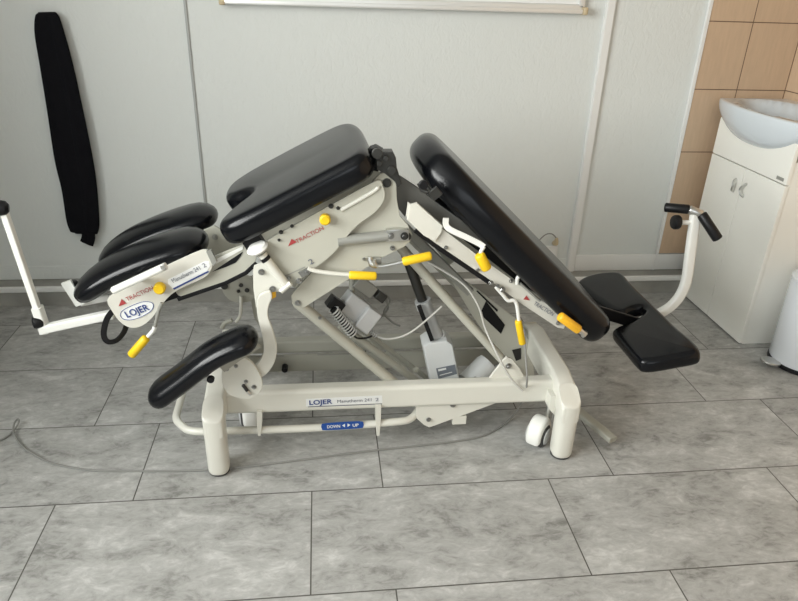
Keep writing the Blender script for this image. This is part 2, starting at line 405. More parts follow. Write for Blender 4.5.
# ------------------------------------------------------------------ vanity
van = empty('vanity_cabinet', (1.96, 2.6, 0), 'tall white two-door vanity cabinet standing under the wash basin', 'cabinet')
VX, V0, V1, VT = 1.808, 2.332, 2.868, .872
box('carcass', VX, XR-.004, V0+.004, V1, .0, .80, cabm, van, r=.002)
box('top_fascia', VX-.018, VX, V0, V1, .712, VT, cabm, van, r=.003)
ym = (V0+V1)/2+.0
for y0, y1, hy in ((V0, ym-.0012, ym-.033), (ym+.0012, V1, ym+.033)):
    d = box('door', VX-.018, VX, y0, y1, .006, .708, cabm, van, r=.003)
    s_ = -1 if hy < ym else 1
    pth = [Vector((VX-.018, hy+s_*.004, .598)), Vector((VX-.030, hy+s_*.001, .606)), Vector((VX-.034, hy-s_*.006, .624)), Vector((VX-.030, hy+s_*.001, .642)), Vector((VX-.018, hy+s_*.004, .650))]
    link('handle', *tube_vf(round_path(pth, 5), 1, sec=rect_sec(.006, .016, .45), up=Vector((-1, 0, 0))), steel, d)
box('logo_plate', VX-.0195, VX-.0175, V0+.018, V0+.062, .722, .735, greym, van, r=.0006)
attach(van)
# basin: rim, bowl and a belly-shaped front skirt
ba = empty('wash_basin', (1.96, 2.6, VT), 'pale bluish ceramic wash basin with a bellied front resting on the white cabinet', 'sink')
B0, B1, ZR = 2.290, 2.912, .948
def xf_(s): return 1.792 - .052*max(0, 1-s*s)**.8
rows = []; NS = 40; NT = 14
v = []; f = []
for i in range(NS+1):
    s = -1+2*i/NS; yy = (B0+B1)/2 + s*(B1-B0)/2
    xf0 = xf_(s); row = []
    dep = .030+.115*max(0, 1-abs(s)**2.2)**.85
    # underside back, front belly, rim, bowl, back
    row.append((XR-.002, yy, ZR-dep*.55-.004)); row.append((VX+.03, yy, ZR-dep-.002)); row.append((1.803, yy, ZR-dep))
    for k in range(1, 6):
        t = k/5; row.append((1.795+(xf0-1.795)*math.sin(t*PI/2)**.9, yy, ZR-dep+(dep-.010)*(1-math.cos(t*PI/2))**.85))
    row.append((xf0+.001, yy, ZR-.004)); row.append((xf0+.006, yy, ZR))
    for k in range(NT+1):
        t = k/NT; xx = xf0+.018+(XR-.006-xf0-.018)*t
        cxb = (xf0+XR)/2-.012; rx = (XR-xf0)/2-.040; ry = (B1-B0)/2-.030
        q = ((xx-cxb)/rx)**2+((yy-(B0+B1)/2)/ry)**2
        z = ZR-.12*max(0, 1-q)**.55 if q < 1 else ZR
        row.append((xx, yy, z))
    rows.append(row)
R_ = len(rows[0])
for r_ in rows: v += [Vector(p) for p in r_]
for i in range(NS):
    for j in range(R_): k = (j+1) % R_; f.append((i*R_+j, i*R_+k, (i+1)*R_+k, (i+1)*R_+j))
f.append(tuple(range(R_))); f.append(tuple(NS*R_+j for j in range(R_)))
link('bowl', v, f, ceram, ba, sharp=60)
disc('drain', (1.955, 2.60, ZR-.122), (0, 0, 1), .022, .005, steel, ba)
attach(ba)

# pedal bin
BX, BY, BR = 1.972, 2.170, .128
bn = empty('pedal_bin', (BX, BY, 0), 'white round pedal bin with black base standing in front of the vanity cabinet', 'bin')
T = Matrix.Translation((BX, BY, 0))
link('bin_body', *xf(lathe_vf([(BR-.004, .018), (BR, .024), (BR+.002, .35), (BR, .36)], 48), T), binm, bn)
link('base_ring', *xf(lathe_vf([(BR-.002, 0), (BR+.003, .004), (BR+.003, .016), (BR-.004, .020)], 48), T), blackp, bn)
link('lid', *xf(lathe_vf([(BR+.003, .362), (BR+.004, .375), (BR*.8, .40), (BR*.4, .413), (.01, .417)], 48), T), binm, bn)
hd = [Vector((BX+(BR+.006)*math.cos(a), BY+(BR+.006)*math.sin(a), z)) for a, z in ((3.35, .335), (3.45, .325), (3.7, .318), (3.95, .325), (4.05, .335))]
tube('carry_handle', hd, .004, blackp, bn, seg=8, smooth_k=5)
pd = PF(771, 362, .02); dirp = Vector((pd.x-BX, pd.y-BY, 0)).normalized(); sd = Vector((-dirp.y, dirp.x, 0))
c0 = Vector((BX, BY, .030))+dirp*(BR+.030)
ring = []
for k in range(18):
    a = 2*PI*k/18; ring.append(c0+dirp*(.042*math.cos(a)) + sd*(.036*math.sin(a)) + Vector((0, 0, .006*math.cos(a))))
link('pedal', *puff(ring, Vector((0, 0, -1)), .012, .004, 3), steel, bn)
attach(bn)

# ------------------------------------------------------------------ treatment table
T_ = empty('treatment_table', (.22, 1.9, 0), 'cream steel adjustable treatment table with black vinyl cushions and yellow lever grips, standing mid-room', 'treatment table')
YN, YFAR = 1.668, 2.15                  # leg centres near and far
# --- base
def leg(x0, x1, Yc, hi):
    xc = (x0+x1)/2; w = (x1-x0)/2; hy = .036
    def ring(sx, sy, z, q=2.6, n=28):
        return [Vector((xc+w*sx*math.copysign(abs(math.cos(2*PI*i/n))**(2/q), math.cos(2*PI*i/n)), Yc+hy*sy*math.copysign(abs(math.sin(2*PI*i/n))**(2/q), math.sin(2*PI*i/n)), z)) for i in range(n)]
    rs = [ring(.90, .90, .010), ring(.97, .97, .016), ring(1, 1, .024), ring(1, 1, .20, 3)]
    top = ring(1, 1, .205, 3.4)
    for p in top: p.z = .205 + hi*max(0, (p.y-(YN-hy))/(2*hy)) if Yc < 1.9 else .205 + hi*max(0, (YFAR+hy-p.y)/(2*hy))
    rs.append(top); t2 = [Vector((xc+(p.x-xc)*.93, Yc+(p.y-Yc)*.93, p.z+.006)) for p in top]; rs.append(t2)
    v = []; f = []
    for r_ in rs: v += r_
    n = 28
    for k in range(len(rs)-1):
        for i in range(n): j = (i+1) % n; f.append((k*n+i, k*n+j, (k+1)*n+j, (k+1)*n+i))
    f.append(tuple(range(n))); f.append(tuple((len(rs)-1)*n+i for i in range(n)))
    o = link('leg', v, f, enamel, T_, sharp=50)
    link('foot_pad', *xf(lathe_vf([(w*.80, 0), (w*.95, .003), (w*.95, .012), (w*.8, .014)], 24), Matrix.Translation((xc, Yc, 0))), rubber, o)
    return o
LX0, LX1, RX0, RX1 = -.367, -.302, .726, .793
for x0, x1 in ((LX0, LX1), (RX0, RX1)):
    for Yc in (YN, YFAR): leg(x0, x1, Yc, .045)
def cross(x0, x1):
    prof = [(YN-.034, .150), (YN-.034, .205), (YN+.036, .252), (YN+.10, .268), (YFAR-.10, .268), (YFAR-.036, .252), (YFAR+.034, .205), (YFAR+.034, .15), (YFAR-.06, .17), (YN+.06, .17)]
    return link('cross_beam', *puff([Vector((x0+.003, y, z)) for y, z in prof], Vector((1, 0, 0)), x1-x0-.006, .010, 3), enamel, T_)
cross(LX0, LX1); cross(RX0, RX1)
sbm = bar('side_beam', [(LX1-.01, 1.765, .197), (RX0+.01, 1.765, .197)], .05, .084, enamel, T_, up=Vector((0, 0, 1)), c=.3)
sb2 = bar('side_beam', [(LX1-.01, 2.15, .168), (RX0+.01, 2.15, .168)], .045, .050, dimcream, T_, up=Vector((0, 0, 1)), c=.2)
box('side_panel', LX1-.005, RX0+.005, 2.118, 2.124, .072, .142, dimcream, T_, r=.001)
sl = bpy.data.objects['side_panel']
for x0, x1 in ((-.27, -.15), (-.03, .10)): box('slot', x0, x1, 2.1165, 2.1182, .138, .142, greym, sl, r=0)
disc('buffer', P(285, 366, 2.112), (0, -1, 0), .011, .030, blackp, sl); 
box('inner_rail', LX1-.005, .245, 1.80, 1.825, .128, .168, cream, T_, r=.004)
# name label on the near beam
YL = 1.740
lb = decal('name_label', [(306, 399), (382, 395.5), (382.5, 403), (306, 406.5)], YL, stickw, sbm)
text_on('LOJER', (309, 405), (332, 403.6), YL-.001, .024, inkblue, lb, bold=.0006)
text_on('Manutherm 241', (337, 403), (371, 401.3), YL-.001, .017, inkgrey, lb)
text_on('2', (375, 401.3), (378.5, 401.1), YL-.001, .018, inkgrey, lb)
decal('label_line', [(308, 406.6), (382, 403.6), (382, 404.2), (308, 407.3)], YL-.001, inkgrey, lb)
# foot bar with sticker and brackets
fb = [P(419, 407, 1.80), P(417, 412, 1.78), P(410, 419, 1.755), P(398, 421.5, 1.745), P(350, 425.5, 1.745), P(300, 428.5, 1.745), P(240, 430.5, 1.748), P(205, 431.5, 1.755), P(190, 430.5, 1.765)]
zb = fb[-1].z
fb += [Vector((-.455, 1.785, zb)), Vector((-.485, 1.83, zb)), Vector((-.49, 1.90, zb)), Vector((-.49, 2.05, zb)), Vector((-.46, 2.11, zb)), Vector((-.40, 2.13, zb)), Vector((-.30, 2.13, zb))]
fbar = tube('foot_bar', fb, .0125, enamel, T_, seg=14, smooth_k=4)
Yk = 1.745-.0127
stk = decal('foot_bar_sticker', smooth_px([(321.5, 425.2), (326, 423.2), (359, 421.2), (363.5, 423.4), (363, 427.2), (359, 428.4), (326, 430.4), (322, 429)], 3), Yk, stickb, fbar)
text_on('DOWN', (327, 428.3), (340, 427.5), Yk-.001, .016, stickw, stk, bold=.0004)
text_on('UP', (352.5, 426.8), (358.5, 426.4), Yk-.001, .016, stickw, stk, bold=.0004)
decal('arrow', [(342, 425.6), (345, 423.8), (345, 427.3)], Yk-.001, stickw, stk); decal('arrow', [(350.5, 425.1), (347.5, 423.5), (347.5, 427)], Yk-.001, stickw, stk)
for px_ in ((259, 416, 427), (378, 410, 427)):
    x_, y0_, y1_ = px_
    plate('bar_bracket', [(x_-2.6, y0_-4), (x_+3.2, y0_-4), (x_+3, y0_+10), (x_+1.6, y1_+9), (x_-1.4, y1_+9), (x_-2.4, y0_+10)], 1.728, .034, enamel, fbar)
# plates under the near beam
bp_ = plate('pivot_plate', [(416, 402), (420, 398), (505, 395), (505, 400), (434, 426), (429, 427.5), (424, 425), (416, 418)], 1.756, .008, enamel, T_)
bolt(453, 405, 1.754, .009, bp_); bolt(428.5, 419.5, 1.754, .008, bp_)
box('plate_tab', P(452, 420, 1.765).x, P(466, 418, 1.765).x, 1.757, 1.80, P(459, 424, 1.76).z, P(459, 416, 1.76).z, enamel, bp_, r=.002)
# lug with pivot above the beam, right
lg = plate('pivot_lug', [(485, 384), (503, 361), (507, 357), (512, 359), (520, 369), (528, 384)], 1.772, .010, enamel, T_)
bolt(508.5, 366, 1.770, .010, lg)
# castors beside the legs
def castor(cx_, cy_, ang):
    c = empty('castor', (cx_, cy_, .045)); c.parent = T_
    ax = Vector((math.cos(ang), math.sin(ang), 0)); fw = Vector((-ax.y, ax.x, 0))
    R3 = Matrix((fw, ax, Vector((0, 0, 1)))).transposed().to_4x4()    # local x=roll dir, y=axle
    loc = Matrix.Translation((cx_, cy_, .045)) @ R3
    hood = []
    for k in range(17):
        a = math.radians(-20+ k/16*222); hood.append(Vector((.052*math.cos(a), -.026, .060*math.sin(a)+.002)))
    h = link('castor_hood', *xf(puff(hood, Vector((0, 1, 0)), .052, .013, 4), loc), whitem, c)
    for s_ in (-1, 1):
        w = link('castor_wheel', *xf(lathe_vf([(.012, 0), (.030, .001), (.037, .003), (.042, .007), (.042, .013), (.038, .018)], 32), loc @ Matrix.Translation((0, s_*.030, -.003)) @ Matrix.Rotation(s_*PI/2, 4, 'X')), rubber, c)
        link('hub_cap', *xf(lathe_vf([(.029, -.0015), (.027, -.004), (.006, -.005), (.002, -.004)], 28), loc @ Matrix.Translation((0, s_*.030, -.003)) @ Matrix.Rotation(s_*PI/2, 4, 'X')), ltgrey, c)
    tube('castor_stem', [(cx_+.034*math.copysign(1, cx_), cy_+.020, .085), (cx_+.034*math.copysign(1, cx_), cy_+.020, .17)], .011, steel, c)
    pass
    return c
castor(.700, 1.730, math.radians(-42)); castor(-.262, 1.90, math.radians(12)); castor(.69, 2.13, math.radians(20))
plate('castor_bracket', [(551, 396), (556, 396), (556, 417), (551.5, 412), (549, 409)], 1.70, .05, enamel, T_)
# locking pedal lying low by the right leg
bar('lock_pedal', [Vector((.80, 1.915, .060)), Vector((.87, 1.85, .046)), PF(613, 440, .028)], .036, .022, dimcream, T_, up=Vector((0, 0, 1)), c=.3)

# --- lifting arms
def arm(a, b_, ya, r=.0165, m=cream, yb=None):
    yb = yb or ya; A = P(*a, ya); B = P(*b_, yb)
    return tube('lift_arm', [A, B], r, m, T_, seg=18)
a1 = arm((297, 302), (412, 398), 1.80, .0175); bolt(320, 318, 1.778, .006, a1)
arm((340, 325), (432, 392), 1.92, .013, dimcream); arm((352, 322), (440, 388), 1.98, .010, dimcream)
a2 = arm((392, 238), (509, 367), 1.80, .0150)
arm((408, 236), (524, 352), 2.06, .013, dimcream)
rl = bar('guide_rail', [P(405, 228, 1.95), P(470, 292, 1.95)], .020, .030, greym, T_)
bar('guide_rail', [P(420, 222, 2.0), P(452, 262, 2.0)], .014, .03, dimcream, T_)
lc = plate('lift_cover', [(452, 282), (462, 279), (470, 284), (518, 320), (531, 345), (535, 380), (522, 384), (497, 352), (470, 312)], 2.02, .008, cream, T_)
decal('black_panel', [(486, 301), (505, 325), (501, 334), (480, 314)], 2.018, blackp, lc); decal('black_line', [(476, 291), (478, 291), (498, 310), (497, 312)], 2.018, blackp, lc)
decal('cable_clip', [(512, 350), (521, 348), (521, 359), (516, 361)], 2.017, darkst, lc)
bolt(416, 370, 1.90, .012, a1, dimcream)
# --- actuator column and motor
col = tube('lift_column', [P(442, 352, 1.93), P(423, 300, 1.93)], .024, ltgrey, T_, seg=24)
tube('piston', [P(423, 302, 1.93), P(405, 252, 1.93)], .0165, darkst, col, seg=24)
tube('column_collar', [P(425, 308, 1.93), P(422.5, 300, 1.93)], .027, ltgrey, col, seg=24)
bar('column_rail', [P(432, 340, 1.89), P(419, 306, 1.89)], .014, .014, blackp, col)
tube('cable_tie', [P(437, 336, 1.93), P(438, 338.5, 1.93)], .0265, stickw, col, seg=24)
mh = plate('motor_housing', [(423, 347), (429, 343), (438, 342), (447, 341), (453, 345), (461, 386), (464, 398), (434, 398), (431, 386)], 1.885, .085, motorw, T_, b=.008)
rt = decal('rating_label', [(436, 368.5), (455, 364.5), (457, 374), (438.5, 379)], 1.885, labelg, mh)
decal('label_text', [(438, 369.5), (446, 367.8), (446.3, 369.6), (438.4, 371.4)], 1.884, stickw, rt)
decal('label_text', [(439.5, 375), (452, 371.8), (452.2, 372.6), (439.8, 375.8)], 1.884, stickw, rt)
mt_ = tube('drive_motor', [P(468, 384, 1.93), P(486, 366, 1.97), P(489, 363, 1.975)], .044, motorw, T_, seg=30, scale=[1, 1, .90])
bolt(475, 378, 1.885, .006, mt_)
# --- control box with coiled cord
cb = empty('control_box', P(358, 308, 1.93)); cb.parent = T_
def boxrot(name, px, Y, dx, dy, dz, ang, m, parent, r=.004):
    c = P(*px, Y); mt = Matrix.Translation(c) @ Matrix.Rotation(math.radians(ang), 4, 'Y') @ Matrix.Rotation(math.radians(-14), 4, 'X')
    return wnorm(link(name, *xf(box_vf(-dx/2, dx/2, -dy/2, dy/2, -dz/2, dz/2, r, 3), mt), m, parent))
boxrot('box_shell', (357, 309), 1.93, .115, .07, .075, 40, ltgrey, cb, .006)
tube('box_mount', [P(352, 296, 1.95), P(352, 270, 1.98), P(350, 252, 2.10)], .010, dimcream, cb)
boxrot('box_cover', (366, 318), 1.915, .055, .075, .080, 40, ltgrey, cb, .006)
boxrot('junction_box', (364, 286), 1.97, .075, .05, .045, 40, greym, cb)
boxrot('connector', (380, 296), 1.96, .035, .04, .03, 40, darkst, cb)
boxrot('socket_block', (335, 304), 1.90, .05, .05, .04, 40, blackp, cb)
def coil(name, a, b_, R, r, turns, m, parent):
    a = Vector(a); b_ = Vector(b_); d = (b_-a); L = d.length; d.normalize(); u = d.orthogonal().normalized(); w = d.cross(u)
    pts = [a+d*(L*i/(turns*12)) + (u*math.cos(2*PI*i/12)+w*math.sin(2*PI*i/12))*R for i in range(turns*12+1)]
    return tube(name, pts, r, m, parent, seg=6)
coil('coiled_cord', P(333, 309, 1.86), P(353, 334, 1.86), .0150, .0026, 11, stickw, cb)
tube('cord_core', [P(333, 309, 1.86), P(353, 334, 1.86)], .0115, blackp, cb)
coil('coiled_cord', P(368, 330, 1.9), P(377, 336, 1.9), .008, .002, 5, ltgrey, cb)
tube('cord', [P(377, 336, 1.9), P(386, 339, 1.88), P(400, 337, 1.87), P(414, 330, 1.86), P(430, 317, 1.86), P(442, 306, 1.85)], .0033, cable, cb, seg=8, smooth_k=6)
tube('cord', [P(352, 333, 1.875), P(357, 338, 1.88), P(366, 338, 1.89), P(372, 336, 1.89)], .0033, blackp, cb, seg=8, smooth_k=6)
for q in ([(374, 292), (384, 298), (388, 308), (382, 316), (376, 322)], [(378, 290), (390, 300), (384, 312), (392, 322), (400, 326)]):
    tube('cord', [P(x, y, 1.97) for x, y in q], .0035, cabledk, cb, seg=8, smooth_k=6)
# cable from the frame down to the floor
tube('frame_cable', [P(428, 262, 1.80), P(462, 283, 1.79), P(478, 305, 1.78), P(486, 330, 1.775), P(500, 360, 1.74), P(512, 380, 1.732), P(523, 391, 1.728)], .0036, cable, T_, seg=8, smooth_k=6)

# --- centre section: brackets and hinge
br2 = plate('hip_bracket', [(372, 182), (380, 174), (388, 172), (396, 178), (397, 200), (400, 216), (408, 225), (412, 234), (410, 242), (404, 247), (382, 258), (318, 299), (305, 307), (297, 308.5), (292, 304), (291, 296), (297, 288), (312, 272), (345, 236), (370, 206)], 1.705, .010, cream, T_)
bolt(387, 183, 1.704, .012, br2, darkst); bolt(298, 303, 1.704, .009, br2); bolt(407, 236.5, 1.704, .012, br2, darkst); bolt(392.5, 248, 1.704, .007, br2); bolt(364, 259, 1.704, .005, br2)
plate('hip_bracket', [(362, 176), (372, 168), (380, 172), (386, 196), (398, 222), (397, 236), (382, 245), (320, 282), (300, 290), (286, 284), (300, 262), (340, 225)], 2.12, .010, cream, T_)
rod = tube('gas_strut', [P(338, 241, 1.695), P(388, 235.5, 1.695)], .0155, greym, T_, seg=18)
cl = plate('clevis', [(386, 230.5), (398, 229.5), (409, 230), (409, 241), (398, 241.5), (386, 242)], 1.684, .02, steel, rod, b=.003)
bolt(391, 236, 1.683, .009, cl); bolt(404.5, 236, 1.683, .011, cl, darkst)
sp1 = plate('seat_side_panel', smooth_px([(262, 250), (268, 240), (300, 222), (340, 200), (376, 181), (383, 186), (385, 196), (381, 206), (372, 215), (358, 225), (346, 238), (333, 254), (317, 267), (304, 277), (293, 283), (286, 283), (277, 274), (270, 264)], 3), 1.685, .008, cream, T_)
tube('rib', [P(341, 210, 1.684), P(374, 191, 1.684), P(378, 186, 1.684)], .0055, enamel, sp1, smooth_k=3)
plate('seat_side_panel', [(240, 246), (262, 226), (352, 178), (362, 190), (350, 210), (322, 236), (290, 262), (265, 262)], 2.12, .008, cream, T_)
kn = disc('knob', P(325, 218, 1.682), (0, -1, 0), .0145, .022, yellow, sp1, b=.004)
for q in ((331, 206, .007), (338, 208, .005), (281, 232, .006), (292, 226, .005), (279, 240, .004)): bolt(q[0], q[1], 1.684, q[2], sp1, darkst)
text_on('TRACTION', (297, 243.5), (324, 229.5), 1.684, .017, inkred, sp1)
decal('warning_triangle', [(288, 246.5), (291.5, 239), (297, 242)], 1.6835, inkred, sp1)
text_on('2', (310, 265), (314, 263), 1.684, .022, inkgrey, sp1)
decal('groove', [(284, 276), (305, 266.5), (305.5, 267.3), (284.5, 277)], 1.6845, greym, sp1)
# hinge cluster at the top
hg = empty('hinge_block', P(385, 165, 1.72)); hg.parent = T_
plate('hinge_plate', [(376, 160), (384, 152), (393, 152), (396, 158), (397, 168), (402, 184), (398, 188), (395, 182), (385, 174), (377, 170)], 1.70, .04, darkst, hg, b=.003)
plate('hinge_plate', [(368, 155), (371, 149), (377, 147), (384, 151), (385, 160), (378, 172), (370, 170)], 1.74, .04, blackp, hg, b=.003)
for q in ((377, 153, .014), (391.5, 170, .012), (379, 163, .008), (386, 158, .007)): disc('hinge_pin', P(q[0], q[1], 1.70), (0, -1, 0), q[2], .010, darkst, hg)
tube('hinge_shaft', [P(387, 183, 1.70), P(387, 183, 1.70)+Vector((0, .09, 0))], .012, darkst, hg)
tube('hinge_shaft', [P(391.5, 170, 1.71), P(391.5, 170, 1.71)+Vector((0, .09, 0))], .010, darkst, hg)
# lever rods with yellow grips
def lever(path, Y, r, ga, gb, gr, m=enamel, gm=yellow, parent=None, k=4):
    pts = [P(x, y, Y) for x, y in path]
    o = tube('lever', pts, r, m, parent or T_, seg=12, smooth_k=k)
    capsule('grip', P(*ga, Y), P(*gb, Y), gr, gm, o); return o
lever([(308, 268), (316, 271), (334, 273.5), (352, 275)], 1.665, .0062, (348.5, 275), (377, 276), .0118)
lever([(374, 260), (376, 265.5), (384, 266), (404, 261.5)], 1.675, .0058, (402, 261.8), (432, 255.5), .0125, steel)
bm_ = MB(); 
plate('lever_block', [(298, 273), (309, 267.5), (314, 270), (302, 278)], 1.676, .008, boltm, T_)
for q in ((299, 281, .009), (307, 273, .006), (289, 278, .006)): bolt(q[0], q[1], 1.676, q[2], sp1, steel)
tube('latch_hook', [P(370, 257, 1.69), P(371, 264, 1.685), P(377, 266, 1.68)], .008, steel, T_, smooth_k=3)
box('latch_block', P(369, 262, 1.7).x, P(381, 262, 1.7).x, 1.685, 1.70, P(370, 266, 1.69).z, P(370, 258, 1.69).z, greym, T_, r=.002)
# link between the seat and the leg section: white sleeve, collar and end cap
lk = tube('tilt_link', [P(262, 254, 1.668), P(287, 286, 1.668)], .0125, enamel, T_, seg=18)
tube('link_band', [P(264, 257, 1.668), P(266.5, 260, 1.668)], .0135, blackp, lk, seg=18)
tube('link_foot', [P(281, 291.5, 1.66), P(291, 283, 1.66)], .0075, enamel, lk, seg=12)
cp0 = P(258, 249, 1.668)
link('link_collar', *xf(lathe_vf([(.012, -.006), (.027, -.002), (.030, .004), (.024, .010), (.010, .012)], 24), align(cp0, (-.35, -.2, .9))), whitem, lk)
# hanging arm that carries the near armrest
up_ = plate('link_plate', [(254, 266), (262, 262.5), (272, 264), (282, 276), (290, 286), (284, 292), (270, 292), (262, 302), (256, 308), (253.5, 290), (253, 272)], 1.672, .008, enamel, T_)
bolt(261.5, 272, 1.670, .009, up_); bolt(272.5, 289, 1.670, .009, up_)
decal('amber_tab', [(270, 293), (276, 291.5), (276, 297), (270, 300)], 1.668, orange, up_)
hang = plate('hanging_arm', smooth_px([(257, 300), (262, 294), (270, 292), (272, 298), (269, 306), (268, 316), (272, 328), (276, 342), (277, 352), (274, 364), (267, 374), (257, 380), (248, 380), (247, 372), (257, 364), (263, 354), (263, 342), (260, 328), (257, 314)], 3), 1.650, .014, enamel, T_, b=.004)
# near armrest
def sweep_pad(name, centre, hw, ht, m, parent, side=0, sec_n=28, nose=.055, q=2.5):
    path = round_path(centre, 8)
    L = [0]
    for i in range(1, len(path)): L.append(L[-1]+(path[i]-path[i-1]).length)
    tot = L[-1]
    # resample with dense ends
    ts = [0, .0015, .006, .014, .026, .042, .06]; nn = 26
    fr_ = [t*nose/.06 for t in ts]; mid = [nose+(tot-2*nose)*i/nn for i in range(1, nn)]
    ss = fr_+mid+[tot-t for t in reversed(fr_)]
    def at(s):
        for i in range(1, len(L)):
            if s <= L[i]+1e-9: k = (s-L[i-1])/max(1e-9, L[i]-L[i-1]); return path[i-1].lerp(path[i], k)
        return path[-1].copy()
    v = []; f = []; pts = [at(s) for s in ss]
    for i, (s, p) in enumerate(zip(ss, pts)):
        a = at(max(0, s-.012)); b_ = at(min(tot, s+.012)); t = (b_-a).normalized()
        nrm = Vector((0, 1, 0)).cross(t).normalized()*-1
        if nrm.z < 0: nrm = -nrm
        e = min(s, tot-s)/nose
        kw = 1 if e >= 1 else max(.04, (1-(1-e)**2.3)**(1/2.3)); kt = 1 if e >= 1 else max(.04, (1-(1-e)**2.6)**(1/2.2))
        for j in range(sec_n):
            an = 2*PI*j/sec_n; c_, s__ = math.cos(an), math.sin(an)
            ex = 2/q; xx = math.copysign(abs(c_)**ex, c_); zz = math.copysign(abs(s__)**ex, s__)
            if zz > 0: zz *= (1.0 + .10*(1-abs(xx)))
            v.append(p+Vector((0, hw*kw*xx, 0))+nrm*(ht*kt*zz))
    n = sec_n
    for i in range(len(pts)-1):
        for j in range(n): k = (j+1) % n; f.append((i*n+j, i*n+k, (i+1)*n+k, (i+1)*n+j))
    f.append(tuple(range(n))); f.append(tuple((len(pts)-1)*n+j for j in range(n)))
    return link(name, v, f, m, parent, sharp=70)
YA = 1.575
ar = sweep_pad('armrest_cushion', [P(153, 400, YA), P(164, 391, YA), P(186, 375, YA), P(212, 355, YA), P(236, 343, YA), P(257.5, 336, YA)], .062, .032, leather, T_, nose=.05, q=2.3)
rp_ = plate('armrest_disc', smooth_px([(223, 366), (232, 359), (241, 357), (252, 363), (261, 377), (262, 388), (256, 396), (248, 399), (237, 398), (227, 393), (222, 381)], 4), 1.634, .012, enamel, T_, b=.003)
for q in ((236, 366, .006), (246, 381.5, .006), (254, 387, .007), (227, 369, .006)): bolt(q[0], q[1], 1.633, q[2], rp_, steel)
tube('stop_pin', [P(243, 385, 1.628), P(248.5, 392.5, 1.628)], .005, darkst, rp_); capsule('pin_tip', P(247, 391, 1.626), P(251, 395, 1.626), .0045, steel, rp_)
bar('cushion_bracket', [P(222, 369, 1.61), P(238, 357, 1.62), P(250, 350, 1.62), P(258, 344, 1.62)], .022, .008, dimcream, rp_, up=Vector((0, 1, 0)))
disc('knob', P(211, 378, 1.555), (0, -1, 0), .010, .012, blackp, rp_)
# far armrest carrier, seen below the leg section
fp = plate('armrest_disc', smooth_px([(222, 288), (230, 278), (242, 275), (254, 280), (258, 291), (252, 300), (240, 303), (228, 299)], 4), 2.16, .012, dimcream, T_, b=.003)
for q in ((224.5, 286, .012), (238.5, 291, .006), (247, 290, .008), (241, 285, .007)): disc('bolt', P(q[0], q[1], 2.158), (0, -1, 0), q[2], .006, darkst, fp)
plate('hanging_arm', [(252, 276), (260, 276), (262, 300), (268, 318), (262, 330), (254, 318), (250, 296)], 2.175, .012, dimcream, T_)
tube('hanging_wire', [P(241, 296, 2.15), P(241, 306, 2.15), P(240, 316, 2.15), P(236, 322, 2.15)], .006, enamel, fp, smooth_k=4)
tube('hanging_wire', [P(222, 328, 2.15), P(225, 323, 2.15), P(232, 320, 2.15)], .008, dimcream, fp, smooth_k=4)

PCORD = [P(524, 330, 1.76), P(526, 360, 1.72), P(527, 382, 1.70), PF(524, 396, .10), PF(517, 411, .03), PF(503, 425, .006), PF(482, 436, .005), PF(450, 442, .005), PF(410, 446.5, .005), PF(360, 452, .005), PF(300, 460, .005), PF(232, 468, .005), PF(190, 470.5, .005), PF(130, 471, .005), PF(90, 470, .005), PF(55, 464, .005), PF(35, 455, .005), PF(22, 446, .006), PF(14, 434, .010), PF(14, 424, .018), PF(18, 419, .022), PF(18, 424, .018), PF(10, 434, .006), PF(0, 440, .005), PF(-20, 446, .005), PF(-60, 452, .005)]
# --- leg section
YLC = 1.79
near_c = [P(80, 294, YLC), P(90, 286, YLC), P(112, 271, YLC), P(140, 258, YLC), P(168, 248, YLC), P(190, 243, YLC), P(208.5, 244, YLC)]
lc1 = sweep_pad('leg_cushion', near_c, .098, .034, leather, T_, nose=.085, q=2.4)
far_c = [p+Vector((-.010, .262, -.012)) for p in near_c]
lc2 = sweep_pad('leg_cushion', far_c, .098, .034, leather, T_, nose=.085, q=2.4)
lp = plate('leg_side_panel', smooth_px([(107, 300), (118, 291), (135, 281), (166, 266), (202, 250), (208, 254), (212, 264), (210.5, 271), (204, 278), (184, 287), (171, 295), (161, 306), (152, 318), (142, 326), (131, 328), (121, 323), (113, 313)], 3), 1.690, .007, panelm, T_)
ovl = decal('logo_label', smooth_px([(120, 316), (122, 310.5), (131, 305.5), (142, 301.5), (150, 301.5), (154, 304.5), (152, 310.5), (144, 316), (133, 320), (124, 320)], 4), 1.690, stickw, lp)
ring_px = smooth_px([(120.5, 315.7), (122.4, 310.8), (131.1, 306), (142, 302), (149.8, 302), (153.4, 304.7), (151.5, 310.3), (143.8, 315.5), (133, 319.5), (124.4, 319.5)], 4)
tube('logo_ring', [P(x, y, 1.6888) for x, y in ring_px+ring_px[:1]], .0009, inkblue, ovl, seg=6)
text_on('LOJER', (127, 318), (149.5, 309.8), 1.6885, .028, inkblue, ovl, bold=.0005)
text_on('TRACTION', (127.5, 301.5), (154, 289.5), 1.6885, .018, inkred, lp)
decal('warning_triangle', [(118.5, 306.5), (121.5, 299), (126.5, 303.5)], 1.6885, inkred, lp)
nl = decal('name_label', [(168, 279.5), (205, 261), (209, 261), (210, 266), (207, 271), (173, 288.5), (168, 284)], 1.6897, stickw, lp)
text_on('Manutherm 241', (173, 283), (200.5, 269.7), 1.6885, .017, inkgrey, nl); text_on('2', (203.5, 268), (206.5, 266.7), 1.6885, .018, inkgrey, nl)
decal('label_line', [(173, 288.3), (208, 271), (209, 272), (174, 289.8)], 1.6885, inkblue, nl)
kn2 = disc('knob', P(160.5, 286.5, 1.688), (0, -1, 0), .0155, .022, yellow, lp, b=.004)
sr_ = bar('side_rail', [P(113, 290.5, 1.645), P(140, 278, 1.645), P(166, 266, 1.645)], .018, .023, whitem, T_, up=Vector((0, 1, 0)), c=.4)
